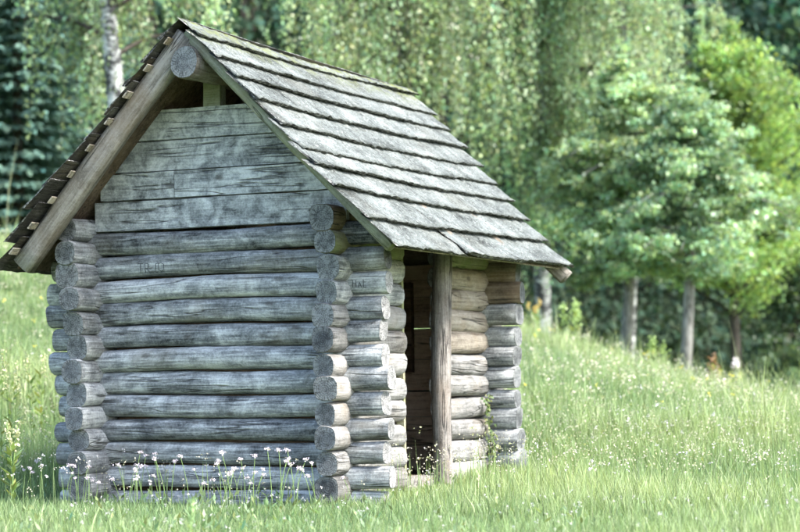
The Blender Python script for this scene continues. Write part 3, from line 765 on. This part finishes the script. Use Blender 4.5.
for k in range(70):
    g = rng.choice([.1, .5, .5, .7, .9])
    if g < .38: x, y = rng.uniform(-1.75, -1.05), rng.uniform(-.85, -.40)
    elif g < .60: x, y = rng.uniform(-1.9, .25), rng.uniform(-.95, -.35)
    elif g < .86: x, y = rng.uniform(-.75, .0), rng.uniform(-.85, -.42)
    else: x, y = rng.uniform(-2.7, -2.0), rng.uniform(-1.0, .2)
    spots.append((x, y))
for k, (x, y) in enumerate(spots):
    sm, tip, hm = variants[k % 8]
    t = thing('wildflower', (x, y, float(ground_z(x, y)) - .01), 'small white wildflower on a thin stem ' + ('left of the hut corner' if x < -1.95 else 'below the left corner of the gable wall' if x < -1.05 else 'below the middle of the gable wall' if x < -.7 else 'below the right corner of the gable wall'), 'flower', 'white wildflowers in front of the gable wall')
    t.rotation_euler = (0, 0, rng.uniform(0, 6.28)); s_ = rng.uniform(.85, 1.25); t.scale = (s_, s_, s_)
    obj('stem', sm, t); obj('flower_head', hm, t, tip, kind='stuff')

def spike_plant(px, d, h, label, name='tall_weed', head=(.45, .6, .2), hs=.05, nl=14, headlen=.2, stems=1, lw=.03, leafcol=(1, 1, 1), category='plant'):
    b = base_at(px, d); t = thing(name, b, label, category)
    for q in range(stems):
        ox, oy = (rng.normal(0, .08, 2) if stems > 1 else (0, 0)); hh = h * rng.uniform(.8, 1.05)
        sm, tip = stem_mesh(hh, .007, .05); obj('stem', sm, t, (ox, oy, 0))
        n = 60; zz = rng.uniform(hh - headlen, hh, n); fr = zz / hh
        c = np.stack([tip[0] * fr ** 2, tip[1] * fr ** 2, zz], -1) + rng.normal(0, hs * .4, (n, 3)); L = rng.uniform(.5, 1, n) * hs
        V, F, C_ = leaves(c, rnd_dir(n) + np.array([0, 0, .5]), rnd_dir(n), L, L * .8, rng.uniform(.75, 1.1, (n, 1)) * np.array([head]))
        obj('flower_head', mesh('flower_head', V, F, M['petal'], smooth=False, col=C_), t, (ox, oy, 0), kind='stuff')
        if nl:
            zl = rng.uniform(.1, .75, nl) * hh; a = rng.uniform(0, 6.28, nl); L = rng.uniform(.6, 1.2, nl) * lw * 4
            V, F, C_ = leaves(np.stack([0 * zl, 0 * zl, zl], -1), np.stack([np.cos(a), np.sin(a), .7 + 0 * a], -1), np.tile([[0, 0, 1.]], (nl, 1)) + rnd_dir(nl) * .2, L, lw, tints(nl) * np.array(leafcol))
            obj('leaf', mesh('leaf', V, F, M['weed'], smooth=False, col=C_), t, (ox, oy, 0), kind='stuff')
    return t
spike_plant(184, 9.3, .42, 'pale green grass spike standing alone in front of the gable wall', 'grass_spike', (.42, .62, .26), .018, 4, .13, 1, .012)
spike_plant(535, 33, .75, 'clump of yellow daisies on the meadow crest beside the hut', 'yellow_daisies', (.70, .50, .12), .03, 18, .10, 4, .04, category='flowers')
spike_plant(714, 33, .85, 'rusty brown dock plant on the meadow crest below the lindens', 'dock_plant', (.34, .19, .09), .06, 12, .5, 3, .05)
spike_plant(738, 33, 1.0, 'tall weed with a white flower head on the meadow crest', 'white_flower', (.85, .78, .82), .06, 10, .14, 1, .03, category='flower')
for px, h_, lb in ((576, .9, 'leafy nettle stalks at the crest just right of the birch trunk'), (655, .75, 'leafy weed stalks on the crest between the two linden trunks'), (727, .7, 'yellow flowered weed between the dock and the white flower')):
    spike_plant(px, 33.2, h_, lb, 'tall_weed', (.62, .62, .12) if px == 727 else (.35, .5, .16), .07, 26, .3, 3, .05)
for px, d, h_, lb in ((4, 17, .95, 'yellow flowered weed at the left picture edge'), (22, 19, .8, 'pale leafy weed beside the left roof eave'), (9, 14.5, .6, 'broad leaved weed low at the left picture edge')):
    spike_plant(px, d, h_, lb, 'tall_weed', (.62, .64, .36), .03, 22, .2, 3, .03)

# ivy on the corner of the hut by the doorway
t = thing('ivy', (.13, 2.50, 0), 'small ivy climbing the log corner right of the doorway', 'vine')
m = MB(); u = np.linspace(0, 1, 9); pts = np.stack([.02 * np.sin(u * 7), .05 * np.sin(u * 5), .62 * u], -1); m.tube(pts, np.linspace(.006, .002, 9), 5)
obj('stem', m.mesh('stem', M['stem']), t)
n = 130; f = rng.uniform(0, 1, n); c = np.stack([np.interp(f, u, pts[:, i]) for i in range(3)], -1) + rng.normal(0, 1, (n, 3)) * np.array([.015, .05, .02]) * (1.5 - f)[:, None]
V, F, C_ = leaves(c, rnd_dir(n) + np.array([.2, -.2, -.6]), np.tile([[.9, -.4, .3]], (n, 1)) + rnd_dir(n) * .5, rng.uniform(.022, .045, n), rng.uniform(.02, .038, n), tints(n, .35, .8))
obj('leaf', mesh('leaf', V, F, M['weed'], smooth=False, col=C_), t, kind='stuff')
